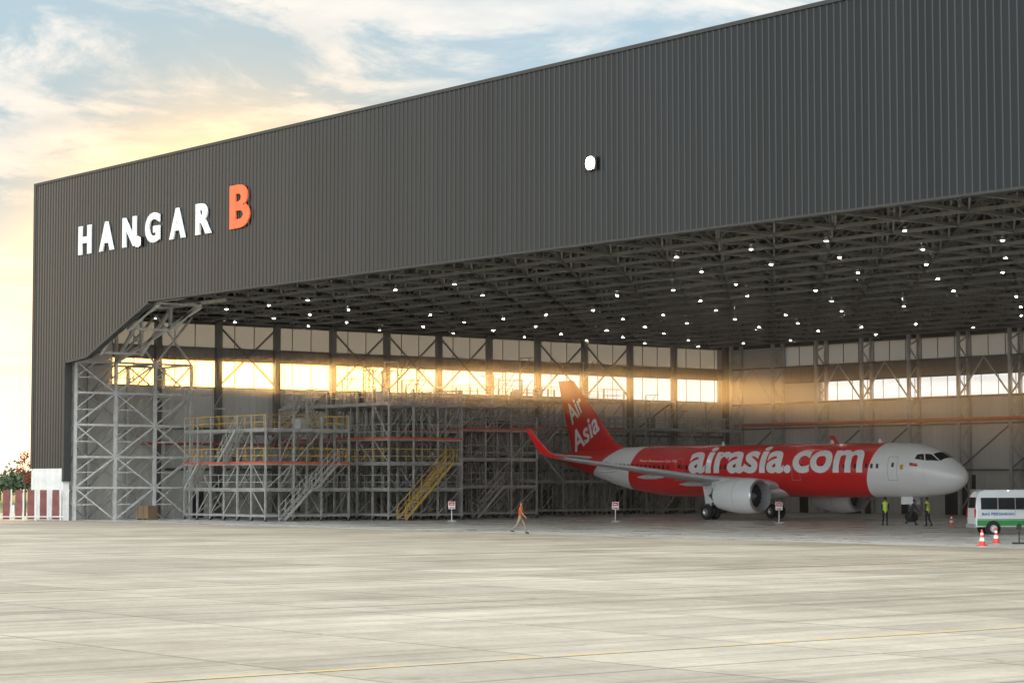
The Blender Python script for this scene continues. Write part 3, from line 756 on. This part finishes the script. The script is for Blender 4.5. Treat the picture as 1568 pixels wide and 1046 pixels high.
# ------------------------------------------------------------------ van
M['vwhite']=mat('van_white',(.78,.79,.79),.3,0,.03,1,coat=.5)
M['vgreen']=mat('van_green',(.02,.28,.06),.35,0,.05,1,coat=.4)
M['lred']=mat('tail_lamp_red',(.5,.01,.01),.2)
def van(loc,rz):
    e=empty('minibus',loc,rz)
    prof=[(0.0,.42),(-.02,1.0),(.02,1.5),(.1,2.1),(.28,2.42),(.6,2.52),(3.3,2.55),(3.9,2.42),(4.75,1.55),(5.25,1.2),(5.38,.85),(5.36,.42)]
    def wd(z): return .94 if z<1.25 else .94-(z-1.25)*.10 if z<2.2 else .845-(z-2.2)*.45
    b=MB(); n=len(prof)
    vs=[(x,-wd(z),z) for x,z in prof]+[(x,wd(z),z) for x,z in prof]
    b.add(vs,[tuple(range(n)),tuple(range(2*n-1,n-1,-1))]+[(i,(i+1)%n,n+(i+1)%n,n+i) for i in range(n)],'vwhite')
    b.obj('body',e,bevel=.07)
    b=MB()
    for s_ in (-1,1):
        def sq(x0,x1,z0,z1,k,off,x0t=None,x1t=None):
            x0t=x0 if x0t is None else x0t; x1t=x1 if x1t is None else x1t
            b.add([(x0,s_*(wd(z0)+off),z0),(x1,s_*(wd(z0)+off),z0),(x1t,s_*(wd(z1)+off),z1),(x0t,s_*(wd(z1)+off),z1)],[(0,1,2,3)],k)
        for x0,x1 in ((.3,1.25),(1.3,2.25),(2.3,3.25)): sq(x0,x1,1.42,2.08,'dark',.012)
        sq(3.32,4.62,1.42,2.0,'dark',.012,3.32,4.08)
        sq(.06,5.2,.5,.82,'vgreen',.01); sq(.06,5.2,.84,.88,'vgreen',.01)
        for xx in (1.3,2.28,3.28,4.35): sq(xx-.01,xx+.01,.5,2.1,'grey',.014)
        b.box((3.45,s_*.97-.02,1.2),(3.65,s_*.97+.02,1.24),'black')
        b.box((4.25,s_*1.06-.08,1.5),(4.32,s_*1.06+.08,1.75),'black')
        for wx in (.98,4.4):
            b.cyl((wx,s_*.70,.36),(wx,s_*.955,.36),.43,.43,'black',24,True); b.rev([(0,.36),(.03,.36),(.03,.22),(0,.2),(.02,.0)],(wx,s_*.955,.34),(0,s_,0),'black',24)
            b.rev([(.035,.21),(.02,.1),(.04,0)],(wx,s_*.955,.34),(0,s_,0),'metal',20)
            b.cyl((wx,s_*.72,.34),(wx,s_*.93,.34),.34,.34,'black',24)
        b.box((-.05,s_*.84-.06,.95),(.04,s_*.84+.06,1.45),'lred')
        b.box((5.2,s_*.75-.13,.95),(5.4,s_*.75+.13,1.12),'metal')
    b.add([(-.012,-.72,1.5),(-.012,.72,1.5),(.075,.66,2.1),(.075,-.66,2.1)],[(0,1,2,3)],'dark')
    b.add([(4.82,-.8,1.53),(4.82,.8,1.53),(4.0,.72,2.36),(4.0,-.72,2.36)],[(0,1,2,3)],'dark')
    b.box((-.1,-.9,.38),(.1,.9,.6),'grey'); b.box((5.25,-.9,.36),(5.45,.9,.62),'grey')
    b.obj('details',e)
    for txt,x0,x1,z0,z1 in (('BAS PERSIARAN',.35,2.2,1.08,1.24),('AOB',2.9,3.9,1.02,1.32)):
        me=text_mesh(txt,.02)
        for v in me.vertices: v.co=Vector((x0+(x1-x0)*v.co.x,-.957,z0+(z1-z0)*v.co.y))
        me.materials.clear(); me.materials.append(M['blue']); o=bpy.data.objects.new('lettering',me); COL.objects.link(o); o.parent=e
RZ=math.atan2(R.y,R.x)
van(site(26.2,127.0),RZ+.06)

# ------------------------------------------------------------------ cones, signs, stands
M['cone']=mat('cone_orange_red',(.75,.06,.03),.5)
def cone(lat,dep):
    b=MB(); b.box((-.2,-.2,0.0),(.2,.2,.05),'signred')
    b.rev([(.05,.15),(.22,.125)],(0,0,0),(0,0,1),'cone',20); b.rev([(.22,.125),(.38,.1)],(0,0,0),(0,0,1),'letter',20)
    b.rev([(.38,.1),(.5,.08)],(0,0,0),(0,0,1),'cone',20); b.rev([(.5,.08),(.6,.065)],(0,0,0),(0,0,1),'letter',20); b.rev([(.6,.065),(.76,.035),(.77,.0)],(0,0,0),(0,0,1),'cone',20)
    b.obj('traffic_cone',None,site(lat,dep),random.random())
cone(22.03,104.5); cone(23.67,109); cone(29.78,151)
def stand(lat,dep):
    b=MB(); b.box((-.3,-.3,.0),(.3,.3,.1),'conc'); b.cyl((0,0,.1),(0,0,1.0),.035,.035,'white',10)
    b.box((-.25,-.02,.95),(.25,.02,1.5),'white'); b.box((-.2,-.03,1.2),(.2,-.022,1.46),'signred'); b.box((-.13,-.037,1.29),(.13,-.031,1.35),'white'); b.box((-.2,-.03,1.0),(.2,-.022,1.08),'signred')
    b.obj('warning_sign',None,site(lat,dep,.005),RZ)
stand(-4.49,166); stand(7.61,164); stand(19.18,160)
b=MB(); b.box((-.3,-.22,0),(.3,.22,.08),'black'); b.cyl((0,0,.08),(0,0,.95),.03,.03,'black',10); b.cyl((0,0,.95),(0,0,1.0),.06,.06,'black',12); b.box((-.12,-.02,.7),(.12,.02,.95),'black'); b.obj('barrier_post',None,site(24.34,107),RZ)

b=MB(); x=-62
i=0
M['rust']=mat('red_brown_barrier',(.17,.05,.04),.6,0,.25,2)
M['fwhite']=mat('fence_white',(.6,.58,.55),.5)
while x<-34.6:
    def bx(dx0,dx1,z0,z1,k,dy=0.0,th=.05):
        a=site(x+dx0,171.5+dy); c=site(x+dx1,171.5+dy); b.beam((a.x,a.y,(z0+z1)/2),(c.x,c.y,(z0+z1)/2),th,k,z1-z0)
    bx(0,.52,.1,2.35,'rust'); bx(.6,.7,0,2.4,'fwhite',-.03,.09)
    if i%3==0: bx(.72,.88,.1,1.2,'fwhite')
    bx(-.05,.95,.25,.34,'fwhite',-.1,.04)
    x+=.95; i+=1
b.obj('barrier_fence')
# ------------------------------------------------------------------ vegetation
M['leaf']=mat('tree_foliage',(.07,.095,.045),.8,0,.5,.6)
M['redleaf']=mat('red_foliage',(.3,.06,.03),.8,0,.5,1)
M['bark']=mat('bark',(.12,.08,.05),.9)
def leaves(b,c,rad,n,size,k,rnd):
    for _ in range(n):
        while True:
            p=Vector((rnd.uniform(-1,1),rnd.uniform(-1,1),rnd.uniform(-1,1)))
            if p.length<1: break
        p=Vector((p.x*rad[0],p.y*rad[1],p.z*rad[2]))+Vector(c)
        a=Vector((rnd.gauss(0,1),rnd.gauss(0,1),rnd.gauss(0,1))).normalized()*size*rnd.uniform(.5,1.2); d=a.cross(Vector((rnd.gauss(0,1),rnd.gauss(0,1),rnd.gauss(0,1)))).normalized()*size*rnd.uniform(.4,1)
        b.add([p-a,p-d,p+a,p+d],[(0,1,2,3)],k)
rnd=random.Random(3); b=MB()
for i in range(70):
    lat=-165+i*1.75+rnd.uniform(-1,1); dep=345+rnd.uniform(-8,8); h=rnd.uniform(3.8,6.2); p=site(lat,dep)
    if p.x>-6: continue
    b.cyl(p,(p.x,p.y,h*.6),.18,.08,'bark',6)
    for _ in range(5):
        q=(p.x+rnd.uniform(-1.3,1.3),p.y+rnd.uniform(-1.3,1.3),h*rnd.uniform(.4,.8)); leaves(b,q,(1.6,1.6,h*.25),55,.33,'leaf',rnd)
b.obj('tree_line')
b=MB(); p=site(-42.0,192)
b.cyl(p,(p.x,p.y,3.4),.12,.06,'bark',8)
for i in range(6):
    a=i*2.4; q=Vector((p.x+math.cos(a)*.5,p.y+math.sin(a)*.5,3.2+.4*i)); b.cyl((p.x,p.y,2.6+.2*i),q,.05,.02,'bark',6); leaves(b,q,(.4,.4,.4),70,.1,'redleaf',rnd)
b.obj('small_tree')

# ------------------------------------------------------------------ people
def pmat(name,c,r=.8): return mat(name,c,r,0,.12,8)
M['skin']=pmat('skin',(.26,.14,.08),.6); M['hair']=pmat('hair',(.02,.015,.012)); M['navy']=pmat('dark_trousers',(.02,.024,.035))
M['khaki']=pmat('khaki_trousers',(.22,.175,.12)); M['shoe']=pmat('shoe',(.015,.015,.015)); M['oshirt']=pmat('orange_shirt',(.34,.075,.015)); M['bshirt']=pmat('dark_shirt',(.03,.035,.05))
def vestmat():
    m=bpy.data.materials.new('hi_vis_vest'); m.use_nodes=True; nt=m.node_tree; bs=nt.nodes['Principled BSDF']
    tc=nd(nt,'ShaderNodeTexCoord'); sp=nd(nt,'ShaderNodeSeparateXYZ'); nt.links.new(tc.outputs['Object'],sp.inputs[0])
    r=nd(nt,'ShaderNodeValToRGB'); r.color_ramp.interpolation='CONSTANT'
    Y_=(.62,.85,.02,1); G_=(.6,.6,.58,1); els=r.color_ramp.elements
    els[0].position=0; els[0].color=Y_; els[1].position=.575; els[1].color=G_
    for p_,c_ in ((.6,Y_),(.66,G_),(.685,Y_)): e_=els.new(p_); e_.color=c_
    d=nd(nt,'ShaderNodeMath',operation='DIVIDE'); nt.links.new(sp.outputs['Z'],d.inputs[0]); d.inputs[1].default_value=2.0
    nt.links.new(d.outputs[0],r.inputs[0]); nt.links.new(r.outputs[0],bs.inputs['Base Color']); bs.inputs['Roughness'].default_value=.7
    return m
M['vest']=vestmat()
def person(lat,dep,heading,stride,lean,torso,arms,legs,scale=1.0,bend=.15):
    V=[];Rd=[];E=[];lab=[]
    def v(p,r): V.append(Vector(p)); Rd.append(r); return len(V)-1
    def e(a,b_,l): E.append((a,b_)); lab.append(l)
    hipz=.93-.06*abs(stride)
    L_=lean
    pel=v((0,0,hipz),.135); sp_=v((L_*.3,0,hipz+.2),.13); ch=v((L_*.7,0,hipz+.42),.155); nb=v((L_*.95,0,hipz+.56),.09); nk=v((L_*1.05+.01,0,hipz+.64),.052)
    h1=v((L_*1.1+.02,0,hipz+.7),.068); h2=v((L_*1.15+.025,0,hipz+.78),.092); h3=v((L_*1.15+.01,0,hipz+.86),.072)
    e(pel,sp_,'t'); e(sp_,ch,'t'); e(ch,nb,'t'); e(nb,nk,'s'); e(nk,h1,'s'); e(h1,h2,'s'); e(h2,h3,'h')
    sh_z=hipz+.5
    asw=stride
    for s_ in (-1,1):
        sw=stride*s_
        hip=v((0,.1*s_,hipz-.05),.098)
        kx=math.sin(sw)*.44; kz=hipz-.05-math.cos(sw)*.42
        knee=v((kx+.02,.11*s_,kz),.06)
        back=sw-(bend if sw>0 else bend*2.6)
        ax=kx+math.sin(back)*.42; az=max(.085,kz-math.cos(back)*.42)
        ank=v((ax,.11*s_,az),.043); toe=v((ax+.17,.125*s_,max(.035,az-.05)),.038); heel=v((ax-.04,.11*s_,max(.035,az-.05)),.04)
        e(pel,hip,'l'); e(hip,knee,'l'); e(knee,ank,'l'); e(ank,toe,'f'); e(ank,heel,'f')
        s0=v((L_*.9,.185*s_,sh_z),.072)
        aw=-asw*s_*.9
        ex_=L_*.9+math.sin(aw)*.29; ez_=sh_z-math.cos(aw)*.28
        el=v((ex_,.23*s_,ez_),.046); aw2=aw+.35
        wx=ex_+math.sin(aw2)*.25; wz=ez_-math.cos(aw2)*.25
        wr=v((wx,.24*s_,wz),.028); d=Vector((math.sin(aw2),0,-math.cos(aw2))); f_=Vector((math.cos(aw2),0,math.sin(aw2)))
        pm=v(Vector((wx,.24*s_,wz))+d*.07,.03)
        e(ch,s0,'t'); e(s0,el,'a'); e(el,wr,'w'); e(wr,pm,'s')
        for k,(o,ln) in enumerate(((-.03,.055),(-.01,.07),(.01,.075),(.03,.065))):
            q=Vector(V[pm])+f_*o+d*.035; a=v(q,.009); c_=v(q+d*ln*.6+Vector((0,-.012*s_,0)),.0085); g=v(q+d*ln+Vector((0,-.03*s_,0)),.008); e(pm,a,'s'); e(a,c_,'s'); e(c_,g,'s')
        t1=v(Vector(V[wr])+d*.03+f_*.035,.01); t2=v(Vector(V[wr])+d*.075+f_*.05,.009); e(wr,t1,'s'); e(t1,t2,'s')
    me=bpy.data.meshes.new('body'); me.from_pydata(V,E,[]); o=bpy.data.objects.new('body_src',me); COL.objects.link(o)
    md=o.modifiers.new('skin','SKIN'); sv=me.skin_vertices[0].data
    for i,r in enumerate(Rd): sv[i].radius=(r,r); sv[i].use_root=(i==0)
    for i in (0,1,2): sv[i].radius=(Rd[i]*1.12,Rd[i]*.8) 
    sb=o.modifiers.new('s','SUBSURF'); sb.levels=2; sb.render_levels=2
    bpy.context.view_layer.update()
    m2=bpy.data.meshes.new_from_object(o.evaluated_get(bpy.context.evaluated_depsgraph_get())); bpy.data.objects.remove(o)
    keys=['skin',torso,arms,legs,'shoe','hair']; m2.materials.clear()
    for k in keys: m2.materials.append(M[k])
    look={'t':1,'a':1 if arms in (torso,'skin') else 2,'w':2,'l':3,'f':4,'s':0,'h':5}
    for p in m2.polygons:
        p.use_smooth=True; c_=p.center; best=9;bl='t'
        for (a,b_),l in zip(E,lab):
            A_=V[a];B_=V[b_];AB=B_-A_; t=max(0,min(1,(c_-A_).dot(AB)/AB.length_squared)); dd=(A_+AB*t-c_).length-(Rd[a]*(1-t)+Rd[b_]*t)
            if dd<best: best=dd; bl=l
        p.material_index=look[bl]
    en=empty('person',site(lat,dep,0),heading); en.scale=(scale,)*3
    ob=bpy.data.objects.new('body',m2); COL.objects.link(ob); ob.parent=en
    b=MB(); hc=V[h2]
    b.rev([(0,.006),(.018,.016),(.035,.008),(.04,0)],hc+Vector((.085,0,-.02)),(1,0,-.5),'skin',8)
    for s_ in (-1,1):
        b.rev([(-.008,.0),(-.008,.026),(.008,.022),(.008,0)],hc+Vector((0,.092*s_,-.015)),(0,s_,0),'skin',8)
        b.rev([(0,.012),(.006,.009),(.009,0)],hc+Vector((.082,.035*s_,.012)),(1,0,0),'shoe',8)
    b.box(hc+Vector((.078,-.025,-.058)),hc+Vector((.088,.025,-.05)),'signred')
    vs=[];N=16
    for j in range(6):
        t=j/5*math.pi*.52
        for i in range(N): a=2*math.pi*i/N; vs.append(hc+Vector((-.014+math.cos(a)*.098*math.sin(t),math.sin(a)*.096*math.sin(t),.01+.112*math.cos(t))))
    b.add(vs,[(j*N+i,j*N+(i+1)%N,(j+1)*N+(i+1)%N,(j+1)*N+i) for j in range(5) for i in range(N)],'hair',True)
    b.obj('head_details',en)
    return en
person(.48,127.5,RZ-.3,.42,.03,'oshirt','skin','khaki',scale=1.06)
person(25.29,151,RZ-1.5,.06,.0,'vest','bshirt','navy',scale=1.08)
person(27.28,152,RZ+.2,.45,.14,'bshirt','bshirt','navy',scale=1.0)
person(27.8,149,RZ+2.4,.1,.02,'vest','bshirt','navy',scale=1.08)

# ------------------------------------------------------------------ haze volume added inside the hangar to make the low sun glow
vm=bpy.data.materials.new('sun_glow_haze'); vm.use_nodes=True; nt=vm.node_tree; nt.nodes.clear()
o_=nd(nt,'ShaderNodeOutputMaterial'); vs_=nd(nt,'ShaderNodeVolumeScatter'); vs_.inputs['Density'].default_value=.0019; vs_.inputs['Anisotropy'].default_value=.82
vs_.inputs['Color'].default_value=(1,.93,.82,1)
nt.links.new(vs_.outputs[0],o_.inputs['Volume']); M['air']=vm
b=MB(); b.box((.7,2.0,.02),(HW-1,HD-2.2,20.5),'air'); b.obj('interior_haze',H)
